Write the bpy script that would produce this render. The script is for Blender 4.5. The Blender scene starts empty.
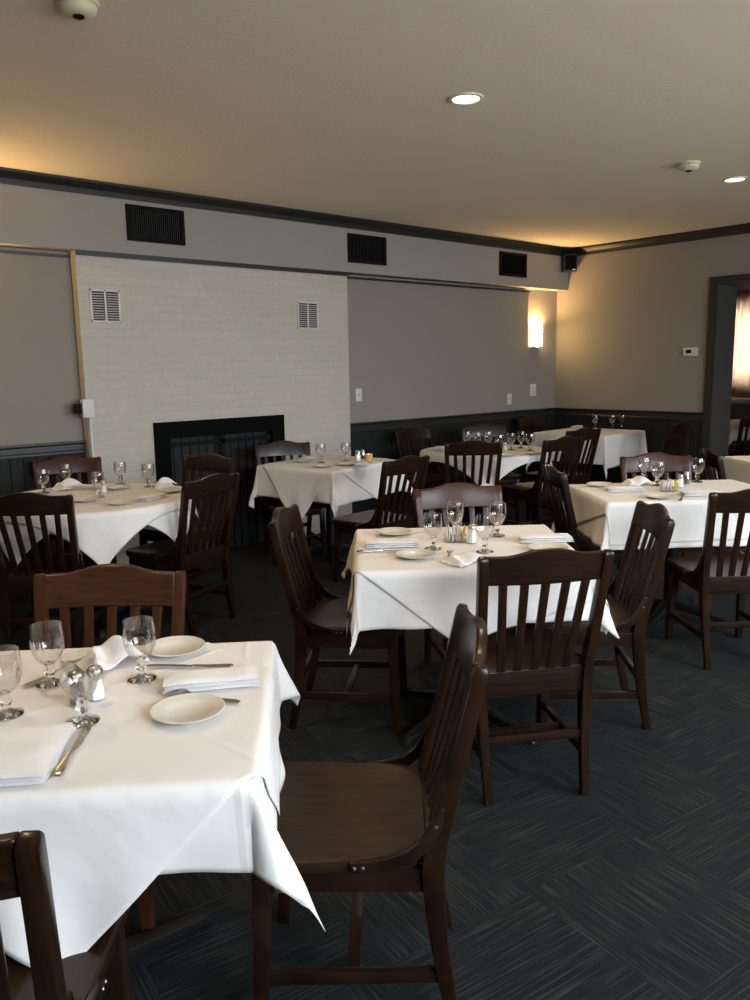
import bpy, bmesh, math, random
from mathutils import Vector, Matrix
random.seed(7)
scene = bpy.context.scene
col = scene.collection
PI = math.pi

# ------------------------------------------------------------------ camera
F_PX, YAW, PITCH, ROLL = 800.47, 0.726135, 0.165877, -0.017007
EYE = Vector((0, 0, 1.5))
fw = Vector((math.sin(YAW)*math.cos(PITCH), math.cos(YAW)*math.cos(PITCH), -math.sin(PITCH)))
_r = Vector((math.cos(YAW), -math.sin(YAW), 0)); _u = _r.cross(fw)
RT = _r*math.cos(ROLL) + _u*math.sin(ROLL)
UP = -_r*math.sin(ROLL) + _u*math.cos(ROLL)
cam_d = bpy.data.cameras.new('camera'); cam = bpy.data.objects.new('camera', cam_d); col.objects.link(cam)
cam_d.sensor_fit = 'VERTICAL'; cam_d.sensor_height = 24.0; cam_d.lens = 24.0*F_PX/1000.0
cam_d.clip_start = 0.05
m3 = Matrix((RT, UP, -fw)).transposed()
cam.matrix_world = Matrix.Translation(EYE) @ m3.to_4x4()
scene.camera = cam

def at(px, py, z):
    """point of the room seen at a photograph pixel, on the level z"""
    d = fw*F_PX + RT*(px-375) - UP*(py-500)
    return EYE + d*((z-EYE.z)/d.z)

# ------------------------------------------------------------------ exposure, world, daylight
vs = scene.view_settings
vs.view_transform = 'Standard'; vs.look = 'None'; vs.gamma = 1.0; vs.use_curve_mapping = False
vs.exposure = 0.07
world = bpy.data.worlds.new('world'); scene.world = world; world.use_nodes = True
bg = world.node_tree.nodes['Background']
bg.inputs[0].default_value = (0.62, 0.78, 1.0, 1); bg.inputs[1].default_value = 1.6

CEIL = 2.80
XE, YB, YS, XW = 8.13, 5.84, -1.3, -1.7      # east wall, back wall, window wall, west wall
WINX = [(0.1, 1.9), (2.6, 4.4), (5.1, 6.9)]
WZ0, WZ1 = 0.85, 2.35
def area_light(name, loc, rot, sx, sy, power, color):
    L = bpy.data.lights.new(name, 'AREA'); L.shape = 'RECTANGLE'; L.size = sx; L.size_y = sy
    L.energy = power; L.color = color
    o = bpy.data.objects.new(name, L); o.location = loc; o.rotation_euler = rot; col.objects.link(o); return o
for (a, b), pw in zip(WINX, (235, 260, 190)):
    area_light('window_daylight', ((a+b)/2, YS-1.05, 2.70), (math.radians(58), 0, 0), b-a+0.3, 1.7, pw*1.1, (0.60, 0.79, 1.0))
    area_light('window_daylight', ((a+b)/2, YS-0.42, (WZ0+WZ1)/2), (math.radians(88), 0, 0), b-a+0.1, WZ1-WZ0+0.1, pw*0.34, (1.0, 0.96, 0.89))
area_light('window_daylight', (11.95, 4.75, 1.75), (0, math.radians(90), 0), 1.6, 2.6, 420, (0.86, 0.93, 1.0))

# ------------------------------------------------------------------ materials
def nmat(name):
    m = bpy.data.materials.new(name); m.use_nodes = True
    nt = m.node_tree; return m, nt, nt.nodes['Principled BSDF']
def N(nt, t, **kw):
    n = nt.nodes.new(t)
    for k, v in kw.items():
        if k.startswith('i_'):
            n.inputs[k[2:].replace('_', ' ')].default_value = v
        else: setattr(n, k, v)
    return n
def simple(name, c, rough=0.5, metal=0.0, spec=0.5, noise=0.0, nscale=30, bump=0.0, coat=0.0):
    m, nt, b = nmat(name)
    b.inputs['Base Color'].default_value = (*c, 1); b.inputs['Roughness'].default_value = rough
    b.inputs['Metallic'].default_value = metal; b.inputs['Specular IOR Level'].default_value = spec
    b.inputs['Coat Weight'].default_value = coat
    tc = N(nt, 'ShaderNodeTexCoord'); nz = N(nt, 'ShaderNodeTexNoise'); nz.inputs['Scale'].default_value = nscale
    nt.links.new(tc.outputs['Object'], nz.inputs['Vector'])
    mx = N(nt, 'ShaderNodeMixRGB'); mx.inputs[1].default_value = (*[v*(1-noise) for v in c], 1); mx.inputs[2].default_value = (*[min(1, v*(1+noise)) for v in c], 1)
    nt.links.new(nz.outputs['Fac'], mx.inputs[0]); nt.links.new(mx.outputs[0], b.inputs['Base Color'])
    if bump:
        bp = N(nt, 'ShaderNodeBump'); bp.inputs['Strength'].default_value = bump; bp.inputs['Distance'].default_value = 0.01
        nt.links.new(nz.outputs['Fac'], bp.inputs['Height']); nt.links.new(bp.outputs[0], b.inputs['Normal'])
    return m
def wood(name, dark, light, rough=0.28, spec=0.24, sc=(60, 5, 5)):
    m, nt, b = nmat(name)
    tc = N(nt, 'ShaderNodeTexCoord'); mp = N(nt, 'ShaderNodeMapping'); mp.inputs['Scale'].default_value = sc
    nz = N(nt, 'ShaderNodeTexNoise'); nz.inputs['Scale'].default_value = 1.6; nz.inputs['Detail'].default_value = 5; nz.inputs['Distortion'].default_value = 0.4
    cr = N(nt, 'ShaderNodeValToRGB'); cr.color_ramp.elements[0].position = 0.3; cr.color_ramp.elements[1].position = 0.75
    cr.color_ramp.elements[0].color = (*dark, 1); cr.color_ramp.elements[1].color = (*light, 1)
    nt.links.new(tc.outputs['Object'], mp.inputs[0]); nt.links.new(mp.outputs[0], nz.inputs['Vector'])
    nt.links.new(nz.outputs['Fac'], cr.inputs[0]); nt.links.new(cr.outputs[0], b.inputs['Base Color'])
    b.inputs['Roughness'].default_value = rough; b.inputs['Coat Weight'].default_value = 0.07; b.inputs['Coat Roughness'].default_value = 0.15
    b.inputs['Specular IOR Level'].default_value = spec
    return m
M = {}
M['wall'] = simple('grey_wall_paint', (0.27, 0.245, 0.21), 0.85, noise=0.07, nscale=90, bump=0.12, spec=0.2)
M['soffit'] = simple('pale_soffit_paint', (0.31, 0.295, 0.27), 0.85, noise=0.05, nscale=90, bump=0.1, spec=0.2)
M['ceiling'] = simple('ceiling_paint', (0.79, 0.70, 0.56), 0.9, noise=0.05, nscale=45, bump=0.2, spec=0.2)
M['trim'] = simple('dark_trim_paint', (0.014, 0.015, 0.014), 0.42, noise=0.05)
M['casing'] = simple('door_casing_paint', (0.020, 0.021, 0.020), 0.5, noise=0.05)
M['jamb'] = simple('door_jamb_paint', (0.065, 0.062, 0.056), 0.7, noise=0.05)
M['white_plastic'] = simple('white_plastic', (0.62, 0.60, 0.56), 0.45, noise=0.02)
M['cream_plastic'] = simple('cream_plastic', (0.62, 0.56, 0.40), 0.45, noise=0.02)
M['dark_slot'] = simple('dark_slot', (0.01, 0.01, 0.01), 0.7)
M['black_metal'] = simple('black_metal', (0.0025, 0.0028, 0.0026), 0.75, spec=0.06, noise=0.1)
M['grille_metal'] = simple('grille_frame_metal', (0.007, 0.007, 0.0065), 0.7, spec=0.1)
M['iron'] = simple('cast_iron_base', (0.012, 0.012, 0.013), 0.42, metal=0.4, noise=0.2)
M['silver'] = simple('stainless_steel', (0.62, 0.60, 0.56), 0.22, metal=1.0, noise=0.04)
M['bolt'] = simple('dull_bolt_steel', (0.25, 0.24, 0.22), 0.5, metal=1.0)
M['porcelain'] = simple('cream_porcelain', (0.66, 0.62, 0.53), 0.22, noise=0.02)
M['napkin'] = simple('white_napkin_cotton', (0.80, 0.785, 0.78), 0.9, noise=0.02, nscale=60, bump=0.25, spec=0.1)
M['salt'] = simple('white_salt', (0.85, 0.85, 0.84), 0.9)
M['pepper'] = simple('ground_pepper', (0.10, 0.085, 0.07), 0.9, noise=0.5, nscale=400)
M['yellow'] = simple('yellow_packet_paper', (0.80, 0.62, 0.10), 0.6)
M['pink'] = simple('pale_packet_paper', (0.78, 0.66, 0.62), 0.7)
M['wood'] = wood('dark_stained_wood', (0.008, 0.0037, 0.0020), (0.026, 0.0118, 0.0060))
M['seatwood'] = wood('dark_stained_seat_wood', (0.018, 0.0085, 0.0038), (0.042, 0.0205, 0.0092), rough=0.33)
M['redwood'] = wood('reddish_stained_wood', (0.034, 0.012, 0.006), (0.070, 0.026, 0.013), spec=0.15)
M['wood_h'] = wood('dark_stained_rail_wood', (0.008, 0.0037, 0.0020), (0.026, 0.0118, 0.0060), sc=(4, 60, 60))
M['redwood_h'] = wood('reddish_stained_rail_wood', (0.034, 0.012, 0.006), (0.070, 0.026, 0.013), spec=0.15, sc=(4, 60, 60))
M['tablewood'] = wood('table_wood', (0.03, 0.015, 0.01), (0.06, 0.03, 0.02))
M['speaker'] = simple('black_speaker_plastic', (0.012, 0.011, 0.010), 0.35, noise=0.1)
M['brick_edge'] = None

def brick_mat():
    m, nt, b = nmat('white_painted_brick')
    tc = N(nt, 'ShaderNodeTexCoord'); sp = N(nt, 'ShaderNodeSeparateXYZ'); cb = N(nt, 'ShaderNodeCombineXYZ')
    ad = N(nt, 'ShaderNodeMath', operation='ADD')
    nt.links.new(tc.outputs['Object'], sp.inputs[0])
    nt.links.new(sp.outputs['X'], ad.inputs[0]); nt.links.new(sp.outputs['Y'], ad.inputs[1])
    nt.links.new(ad.outputs[0], cb.inputs['X']); nt.links.new(sp.outputs['Z'], cb.inputs['Y'])
    br = N(nt, 'ShaderNodeTexBrick'); br.inputs['Scale'].default_value = 1.0
    br.inputs['Brick Width'].default_value = 0.42; br.inputs['Row Height'].default_value = 0.062
    br.inputs['Mortar Size'].default_value = 0.0035; br.inputs['Mortar Smooth'].default_value = 0.6
    br.inputs['Color1'].default_value = (0.50, 0.450, 0.362, 1); br.inputs['Color2'].default_value = (0.48, 0.433, 0.347, 1)
    br.inputs['Mortar'].default_value = (0.44, 0.397, 0.315, 1)
    nt.links.new(cb.outputs[0], br.inputs['Vector']); 
    nz = N(nt, 'ShaderNodeTexNoise'); nz.inputs['Scale'].default_value = 25; nt.links.new(tc.outputs['Object'], nz.inputs['Vector'])
    mx = N(nt, 'ShaderNodeMixRGB', blend_type='MULTIPLY'); mx.inputs[0].default_value = 0.25
    nt.links.new(br.outputs['Color'], mx.inputs[1]); nt.links.new(nz.outputs['Color'], mx.inputs[2])
    hs = N(nt, 'ShaderNodeHueSaturation'); hs.inputs['Saturation'].default_value = 0.75; hs.inputs['Value'].default_value = 1.15
    nt.links.new(mx.outputs[0], hs.inputs['Color']); nt.links.new(hs.outputs[0], b.inputs['Base Color'])
    iv = N(nt, 'ShaderNodeMath', operation='SUBTRACT'); iv.inputs[0].default_value = 1.0
    nt.links.new(br.outputs['Fac'], iv.inputs[1])
    bp = N(nt, 'ShaderNodeBump'); bp.inputs['Strength'].default_value = 0.3; bp.inputs['Distance'].default_value = 0.005
    nt.links.new(iv.outputs[0], bp.inputs['Height']); nt.links.new(bp.outputs[0], b.inputs['Normal'])
    b.inputs['Roughness'].default_value = 0.6
    return m
M['brick'] = brick_mat()

def carpet_mat():
    m, nt, b = nmat('blue_grey_carpet_tiles')
    L = nt.links.new
    tc = N(nt, 'ShaderNodeTexCoord')
    mp = N(nt, 'ShaderNodeMapping'); mp.inputs['Rotation'].default_value = (0, 0, math.radians(8)); L(tc.outputs['Object'], mp.inputs[0])
    ck = N(nt, 'ShaderNodeTexChecker'); ck.inputs['Scale'].default_value = 2.0; L(mp.outputs[0], ck.inputs['Vector'])
    outs = []
    for sc in ((5, 150, 1), (150, 5, 1)):
        m2 = N(nt, 'ShaderNodeMapping'); m2.inputs['Scale'].default_value = sc; L(mp.outputs[0], m2.inputs[0])
        nz = N(nt, 'ShaderNodeTexNoise'); nz.inputs['Scale'].default_value = 1.0; nz.inputs['Detail'].default_value = 2.5; L(m2.outputs[0], nz.inputs['Vector'])
        outs.append(nz)
    mx = N(nt, 'ShaderNodeMixRGB'); L(ck.outputs['Fac'], mx.inputs[0]); L(outs[0].outputs['Fac'], mx.inputs[1]); L(outs[1].outputs['Fac'], mx.inputs[2])
    cr = N(nt, 'ShaderNodeValToRGB'); e = cr.color_ramp.elements
    e[0].position = 0.38; e[0].color = (0.0038, 0.0057, 0.0066, 1)
    e[1].position = 0.68; e[1].color = (0.030, 0.030, 0.026, 1)
    k = e.new(0.53); k.color = (0.0085, 0.0105, 0.0108, 1)
    L(mx.outputs[0], cr.inputs[0]); L(cr.outputs[0], b.inputs['Base Color'])
    bp = N(nt, 'ShaderNodeBump'); bp.inputs['Strength'].default_value = 0.5; bp.inputs['Distance'].default_value = 0.004
    L(mx.outputs[0], bp.inputs['Height']); L(bp.outputs[0], b.inputs['Normal'])
    b.inputs['Roughness'].default_value = 0.85; b.inputs['Specular IOR Level'].default_value = 0.25
    return m
M['carpet'] = carpet_mat()

def cloth_mat():
    m, nt, b = nmat('white_tablecloth_linen')
    L = nt.links.new
    uv = N(nt, 'ShaderNodeUVMap'); uv.uv_map = 'flat'
    sp = N(nt, 'ShaderNodeSeparateXYZ'); L(uv.outputs[0], sp.inputs[0])
    hs = []
    for ax, off, per in (('X', 0.03, 0.29), ('Y', 0.11, 0.36)):
        a = N(nt, 'ShaderNodeMath', operation='ADD'); a.inputs[1].default_value = 10*per+off; L(sp.outputs[ax], a.inputs[0])
        p = N(nt, 'ShaderNodeMath', operation='PINGPONG'); p.inputs[1].default_value = per; L(a.outputs[0], p.inputs[0])
        s = N(nt, 'ShaderNodeMath', operation='MULTIPLY'); s.inputs[1].default_value = 75; L(p.outputs[0], s.inputs[0])
        s2 = N(nt, 'ShaderNodeMath', operation='MINIMUM'); s2.inputs[1].default_value = 1.0; L(s.outputs[0], s2.inputs[0]); hs.append(s2)
    mn = N(nt, 'ShaderNodeMath', operation='MINIMUM'); L(hs[0].outputs[0], mn.inputs[0]); L(hs[1].outputs[0], mn.inputs[1])
    nz = N(nt, 'ShaderNodeTexNoise'); nz.inputs['Scale'].default_value = 7; nz.inputs['Detail'].default_value = 3; L(uv.outputs[0], nz.inputs['Vector'])
    ns = N(nt, 'ShaderNodeMath', operation='MULTIPLY_ADD'); ns.inputs[1].default_value = 2.2; L(nz.outputs['Fac'], ns.inputs[0])
    ng = N(nt, 'ShaderNodeMath', operation='MULTIPLY'); ng.inputs[1].default_value = -0.45; L(mn.outputs[0], ng.inputs[0]); L(ng.outputs[0], ns.inputs[2])
    bp = N(nt, 'ShaderNodeBump'); bp.inputs['Strength'].default_value = 0.5; bp.inputs['Distance'].default_value = 0.006
    L(ns.outputs[0], bp.inputs['Height']); L(bp.outputs[0], b.inputs['Normal'])
    b.inputs['Base Color'].default_value = (0.77, 0.745, 0.715, 1); b.inputs['Roughness'].default_value = 0.92
    b.inputs['Specular IOR Level'].default_value = 0.1
    return m
M['cloth'] = cloth_mat()

def thin_glass(name, tint=(1, 1, 1), k=0.10):
    m = bpy.data.materials.new(name); m.use_nodes = True; nt = m.node_tree; nt.nodes.clear()
    o = N(nt, 'ShaderNodeOutputMaterial'); tr = N(nt, 'ShaderNodeBsdfTransparent'); gl = N(nt, 'ShaderNodeBsdfGlossy')
    tr.inputs[0].default_value = (*tint, 1); gl.inputs['Roughness'].default_value = 0.04; gl.inputs[0].default_value = (0.9, 0.9, 0.9, 1)
    lw = N(nt, 'ShaderNodeLayerWeight'); lw.inputs[0].default_value = 0.35
    mu = N(nt, 'ShaderNodeMath', operation='MULTIPLY_ADD'); mu.inputs[1].default_value = 0.5; mu.inputs[2].default_value = k
    nt.links.new(lw.outputs['Facing'], mu.inputs[0])
    mx = N(nt, 'ShaderNodeMixShader'); nt.links.new(mu.outputs[0], mx.inputs[0]); nt.links.new(tr.outputs[0], mx.inputs[1]); nt.links.new(gl.outputs[0], mx.inputs[2])
    nt.links.new(mx.outputs[0], o.inputs[0]); return m
M['glass'] = thin_glass('clear_drinking_glass', (0.985, 0.985, 0.98), 0.04)
M['pane'] = thin_glass('window_glass', (1, 1, 1), 0.02)
def solid_glass():
    m, nt, b = nmat('thick_stem_glass'); b.inputs['Base Color'].default_value = (0.97, 0.97, 0.96, 1); b.inputs['Transmission Weight'].default_value = 1.0
    b.inputs['Roughness'].default_value = 0.03; b.inputs['IOR'].default_value = 1.48; return m
M['stemglass'] = solid_glass()
def emis(name, c, s):
    m, nt, b = nmat(name); b.inputs['Base Color'].default_value = (*c, 1)
    b.inputs['Emission Color'].default_value = (*c, 1); b.inputs['Emission Strength'].default_value = s; return m
M['lampglow'] = emis('lit_sconce_glass', (1.0, 0.66, 0.28), 32.0)
M['bulb'] = emis('lit_downlight_lens', (1.0, 0.80, 0.52), 7.0)
M['flame'] = emis('candle_flame', (1.0, 0.62, 0.2), 8.0)
M['amber'] = simple('amber_candle_glass', (0.75, 0.42, 0.16), 0.3)
def curtain_mat():
    m = bpy.data.materials.new('orange_brown_sheer'); m.use_nodes = True; nt = m.node_tree; nt.nodes.clear()
    o = N(nt, 'ShaderNodeOutputMaterial'); d = N(nt, 'ShaderNodeBsdfDiffuse'); t = N(nt, 'ShaderNodeBsdfTranslucent')
    d.inputs[0].default_value = (0.30, 0.17, 0.10, 1); t.inputs[0].default_value = (0.66, 0.54, 0.43, 1)
    mx = N(nt, 'ShaderNodeMixShader'); mx.inputs[0].default_value = 0.6; nt.links.new(d.outputs[0], mx.inputs[1]); nt.links.new(t.outputs[0], mx.inputs[2])
    nt.links.new(mx.outputs[0], o.inputs[0]); return m
M['curtain'] = curtain_mat()
M['sheer'] = simple('white_sheer', (0.8, 0.8, 0.78), 0.9)

# ------------------------------------------------------------------ mesh helpers
class MB:
    def __init__(s): s.v = []; s.f = []; s.mi = []; s.cur = 0
    def add(s, vs, fs):
        b = len(s.v); s.v += [tuple(v) for v in vs]; s.f += [tuple(b+i for i in f) for f in fs]; s.mi += [s.cur]*len(fs)
    def box(s, c, d, mat=None):
        x, y, z = c; a, b, h = d[0]/2, d[1]/2, d[2]/2
        vs = [Vector((sx*a, sy*b, sz*h)) for sz in (-1, 1) for sx, sy in ((-1, -1), (1, -1), (1, 1), (-1, 1))]
        if mat: vs = [mat @ v for v in vs]
        vs = [v+Vector(c) for v in vs]
        s.add(vs, [(3, 2, 1, 0), (4, 5, 6, 7), (0, 1, 5, 4), (1, 2, 6, 5), (2, 3, 7, 6), (3, 0, 4, 7)]); return s
    def span(s, a, b):
        return s.box([(p+q)/2 for p, q in zip(a, b)], [abs(q-p) for p, q in zip(a, b)])
    def prism(s, pts, off):
        """pts: 3D loop, extruded by off"""
        n = len(pts); off = Vector(off); P = [Vector(p) for p in pts]
        s.add(P+[p+off for p in P], [tuple(range(n))[::-1], tuple(range(n, 2*n))]+[(i, (i+1) % n, n+(i+1) % n, n+i) for i in range(n)]); return s
    def lathe(s, prof, seg=24, c=(0, 0, 0), cap=True, axis=None):
        vs = []; fs = []
        for r, z in prof:
            for i in range(seg):
                a = 2*PI*i/seg; v = Vector((r*math.cos(a), r*math.sin(a), z))
                if axis is not None: v = axis @ v
                vs.append(v+Vector(c))
        for j in range(len(prof)-1):
            for i in range(seg):
                k = (i+1) % seg; fs.append((j*seg+i, j*seg+k, (j+1)*seg+k, (j+1)*seg+i))
        if cap: fs.append(tuple(range(seg))[::-1]); fs.append(tuple((len(prof)-1)*seg+i for i in range(seg)))
        s.add(vs, fs); return s
    def sweep(s, path, w, h, side=None):
        """rectangular section swept along a path; w along side vector, h across"""
        P = [Vector(p) for p in path]; n = len(P); vs = []; fs = []
        W = w if isinstance(w, (list, tuple)) else [w]*n; H = h if isinstance(h, (list, tuple)) else [h]*n
        for i, p in enumerate(P):
            t = (P[min(i+1, n-1)]-P[max(i-1, 0)]).normalized()
            sd = Vector(side if side else (1, 0, 0)); sd = (sd-t*sd.dot(t)).normalized(); nn = t.cross(sd)
            for a, b in ((-1, -1), (1, -1), (1, 1), (-1, 1)): vs.append(p+sd*(a*W[i]/2)+nn*(b*H[i]/2))
        for j in range(n-1):
            for i in range(4):
                k = (i+1) % 4; fs.append((j*4+i, j*4+k, (j+1)*4+k, (j+1)*4+i))
        fs += [(3, 2, 1, 0), tuple((n-1)*4+i for i in range(4))]
        s.add(vs, fs); return s
    def build(s, name, mats, parent=None, bevel=0, smooth=False, subsurf=0, bseg=2):
        me = bpy.data.meshes.new(name); me.from_pydata(s.v, [], s.f)
        for m in (mats if isinstance(mats, list) else [mats]): me.materials.append(m)
        for p, mi in zip(me.polygons, s.mi): p.material_index = mi
        bm = bmesh.new(); bm.from_mesh(me); bmesh.ops.recalc_face_normals(bm, faces=bm.faces)
        if bevel: 
            es = [e for e in bm.edges if len(e.link_faces) == 2 and e.calc_face_angle(0) > 0.6]
            bmesh.ops.bevel(bm, geom=es, offset=bevel, segments=bseg, profile=0.6, affect='EDGES', clamp_overlap=True)
        if smooth or bevel:
            for f in bm.faces: f.smooth = True
            for e in bm.edges:
                if len(e.link_faces) == 2 and e.calc_face_angle(0) > 0.7: e.smooth = False
        bm.to_mesh(me); bm.free()
        o = bpy.data.objects.new(name, me); col.objects.link(o)
        if parent: o.parent = parent
        if subsurf:
            sm = o.modifiers.new('sub', 'SUBSURF'); sm.levels = subsurf; sm.render_levels = subsurf
        return o
def tag(o, label=None, cat=None, group=None, kind=None):
    if label: o['label'] = label
    if cat: o['category'] = cat
    if group: o['group'] = group
    if kind: o['kind'] = kind
    return o
def empty(name, loc, rz, label, cat, group=None):
    o = bpy.data.objects.new(name, None); o.empty_display_size = 0.1; col.objects.link(o)
    o.location = loc; o.rotation_euler = (0, 0, rz); return tag(o, label, cat, group)
def copy_tree(o, parent=None):
    c = o.copy(); col.objects.link(c); c.parent = parent
    for ch in list(o.children): copy_tree(ch, c)
    return c
def struct(name, mb, mat, bevel=0): return tag(mb.build(name, mat, bevel=bevel), kind='structure')
class Proto:
    """first use moves the built thing, later uses copy it"""
    def __init__(s, make): s.make = make; s.first = None
    def put(s, loc, rz, label, cat=None, group=None, name=None):
        if s.first is None: o = s.first = s.make()
        else: o = copy_tree(s.first)
        o.location = loc; o.rotation_euler = (0, 0, rz)
        o['label'] = label
        if cat: o['category'] = cat
        if group: o['group'] = group
        elif 'group' in o: del o['group']
        return o

# ------------------------------------------------------------------ room shell
XE2, XF = XE+0.40, 11.7           # doorway wall thickness, far wall of the next room
struct('floor', MB().span((XW-0.2, YS-0.3, -0.12), (XF+0.2, 7.2, 0)), M['carpet'])
struct('ceiling', MB().span((XW-0.2, YS-0.3, CEIL), (XF+0.2, 7.2, CEIL+0.12)), M['ceiling'])
b = MB().span((XW-0.2, YB, 0), (XE+0.0, YB+0.2, CEIL))
b.span((XW, 5.80, 0), (2.305, YB, 2.33)).span((4.775, 5.79, 0), (7.52, YB, 2.31))
struct('wall_back', b, M['wall'])
DY0, DY1, DZ = 2.45, 3.893, 2.267
b = MB().span((XE, YS-0.3, 0), (XE2, DY0, CEIL)).span((XE, DY1, 0), (XE2, 7.2, CEIL)).span((XE, DY0, DZ), (XE2, DY1, CEIL))
struct('wall_right', b, M['wall'])
struct('wall_left', MB().span((XW-0.2, YS-0.3, 0), (XW, YB, CEIL)), M['wall'])
b = MB()
xs = [XW-0.2]+[v for w in WINX for v in w]+[XE]
for i in range(0, len(xs), 2): b.span((xs[i], YS-0.25, 0), (xs[i+1], YS, CEIL))
for a, c in WINX: b.span((a, YS-0.25, 0), (c, YS, WZ0)).span((a, YS-0.25, WZ1), (c, YS, CEIL))
struct('wall_front', b, M['wall'])
# next room
b = MB().span((XF, YS, 0), (XF+0.2, 4.0, CEIL)).span((XF, 5.5, 0), (XF+0.2, 7.2, CEIL)).span((XF, 4.0, 0), (XF+0.2, 5.5, 1.20)).span((XF, 4.0, 2.24), (XF+0.2, 5.5, CEIL))
struct('wall_next_room', b, M['wall'])
struct('wall_next_room_side', MB().span((XE2, 7.0, 0), (XF, 7.2, CEIL)).span((XE2, YS-0.3, 0), (XF, YS, CEIL)), M['wall'])
# soffit over the back wall
struct('trim_1', MB().span((XW, 5.687, 2.335), (XE, YB, CEIL)), M['soffit'])
# crown moulding (stepped profile)
def crown(name, run, plane, p0, p1, z=CEIL):
    prof = [(0, 0), (0.062, 0), (0.062, 0.016), (0.045, 0.03), (0.022, 0.055), (0.016, 0.072), (0.016, 0.088), (0, 0.088)]
    if run == 'x': pts = [(p0, plane-d, z-h) for d, h in prof]; off = (p1-p0, 0, 0)
    else: pts = [(plane-d, p0, z-h) for d, h in prof]; off = (0, p1-p0, 0)
    return struct(name, MB().prism(pts, off), M['trim'])
crown('trim_2', 'x', 5.687, XW, XE-0.001)
crown('trim_3', 'y', XE, YS, 5.687)
# thin dark bead under the soffit
struct('trim_4', MB().span((XW, 5.780, 2.288), (2.30, 5.80, 2.306)), M['trim'])
struct('trim_5', MB().span((4.75, 5.765, 2.29), (7.52, 5.79, 2.308)), M['trim'])
struct('trim_15', MB().span((2.31, 5.690, 2.300), (4.77, 5.72, 2.334)), M['trim'])
# chair rail and dark wainscot
def railseg(name, run, plane, p0, p1, top=0.972):
    prof = [(0, 0), (0.035, 0), (0.035, 0.014), (0.022, 0.026), (0.022, 0.062), (0.028, 0.070), (0.028, 0.086), (0, 0.094)]
    if run == 'x': pts = [(p0, plane-d, top-h) for d, h in prof]; off = (p1-p0, 0, 0)
    else: pts = [(plane-d, p0, top-h) for d, h in prof]; off = (0, p1-p0, 0)
    return struct(name, MB().prism(pts, off), M['trim'])
def wains_mat():
    m = simple('wainscot_paint', (0.012, 0.0135, 0.013), 0.65, spec=0.25, noise=0.06); nt = m.node_tree
    b = nt.nodes['Principled BSDF']; tc = N(nt, 'ShaderNodeTexCoord'); sp = N(nt, 'ShaderNodeSeparateXYZ'); nt.links.new(tc.outputs['Object'], sp.inputs[0])
    ad = N(nt, 'ShaderNodeMath', operation='ADD'); nt.links.new(sp.outputs[0], ad.inputs[0]); nt.links.new(sp.outputs[1], ad.inputs[1])
    md = N(nt, 'ShaderNodeMath', operation='PINGPONG'); md.inputs[1].default_value = 0.045; nt.links.new(ad.outputs[0], md.inputs[0])
    mi = N(nt, 'ShaderNodeMath', operation='MINIMUM'); mi.inputs[1].default_value = 0.006; nt.links.new(md.outputs[0], mi.inputs[0])
    bp = N(nt, 'ShaderNodeBump'); bp.inputs['Strength'].default_value = 0.8; bp.inputs['Distance'].default_value = 1.0
    nt.links.new(mi.outputs[0], bp.inputs['Height']); nt.links.new(bp.outputs[0], b.inputs['Normal'])
    return m
M['wains'] = wains_mat()
railseg('trim_6', 'x', 5.80, XW, 2.31, 1.0); railseg('trim_7', 'x', 5.79, 4.775, 7.52); railseg('trim_8', 'x', YB, 7.52, XE, 0.965); railseg('trim_9', 'y', XE, DY1+0.076, YB, 0.965)
struct('trim_10', MB().span((XW, 5.788, 0.13), (2.31, 5.80, 0.91)), M['wains'])
struct('trim_11', MB().span((4.775, 5.778, 0.13), (7.52, 5.79, 0.88)), M['wains'])
struct('trim_12', MB().span((7.52, YB-0.012, 0.13), (XE, YB, 0.875)), M['wains'])
struct('trim_13', MB().span((XE-0.012, DY1+0.076, 0.13), (XE, YB-0.02, 0.875)), M['wains'])
struct('baseboard_back', MB().span((XW, 5.782, 0), (2.31, 5.80, 0.13)).span((4.775, 5.772, 0), (7.52, 5.79, 0.13)).span((7.52, YB-0.018, 0), (XE, YB, 0.13)), M['trim'])
struct('baseboard_right', MB().span((XE-0.018, DY1+0.076, 0), (XE, YB-0.02, 0.13)).span((XE-0.018, YS, 0), (XE, DY0-0.08, 0.13)), M['trim'])
struct('baseboard_left', MB().span((XW, YS, 0), (XW+0.018, 5.78, 0.13)), M['trim'])
# doorway casing and jamb
b = MB().span((XE-0.03, DY1, 0), (XE, DY1+0.075, DZ+0.062)).span((XE-0.03, DY0-0.075, 0), (XE, DY0, DZ+0.062)).span((XE-0.03, DY0, DZ), (XE, DY1, DZ+0.062))
door = struct('door_1', b, M['casing'], bevel=0.004)
b = MB().span((XE-0.005, DY1-0.012, 0), (XE2+0.01, DY1, DZ)).span((XE-0.005, DY0, 0), (XE2+0.01, DY0+0.012, DZ)).span((XE-0.005, DY0, DZ-0.012), (XE2+0.01, DY1, DZ))
b.build('jamb', M['jamb'], door)
# windows of the room behind the viewer
for k, (a, c) in enumerate(WINX):
    m = MB(); y = YS-0.12; cx = (a+c)/2; cz = (WZ0+WZ1)/2
    m.span((a, y-0.03, WZ0), (a+0.06, y+0.03, WZ1)).span((c-0.06, y-0.03, WZ0), (c, y+0.03, WZ1)).span((a, y-0.03, WZ0), (c, y+0.03, WZ0+0.06)).span((a, y-0.03, WZ1-0.06), (c, y+0.03, WZ1))
    m.span((cx-0.025, y-0.025, WZ0), (cx+0.025, y+0.025, WZ1))
    w = struct('window_%d' % (k+1), m, M['white_plastic'])
    MB().span((a+0.05, y-0.004, WZ0+0.05), (c-0.05, y+0.004, WZ1-0.05)).build('pane', M['pane'], w)
    MB().span((a-0.05, YS-0.02, WZ0-0.04), (c+0.05, YS+0.06, WZ0)).build('sill', M['white_plastic'], w)
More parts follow.
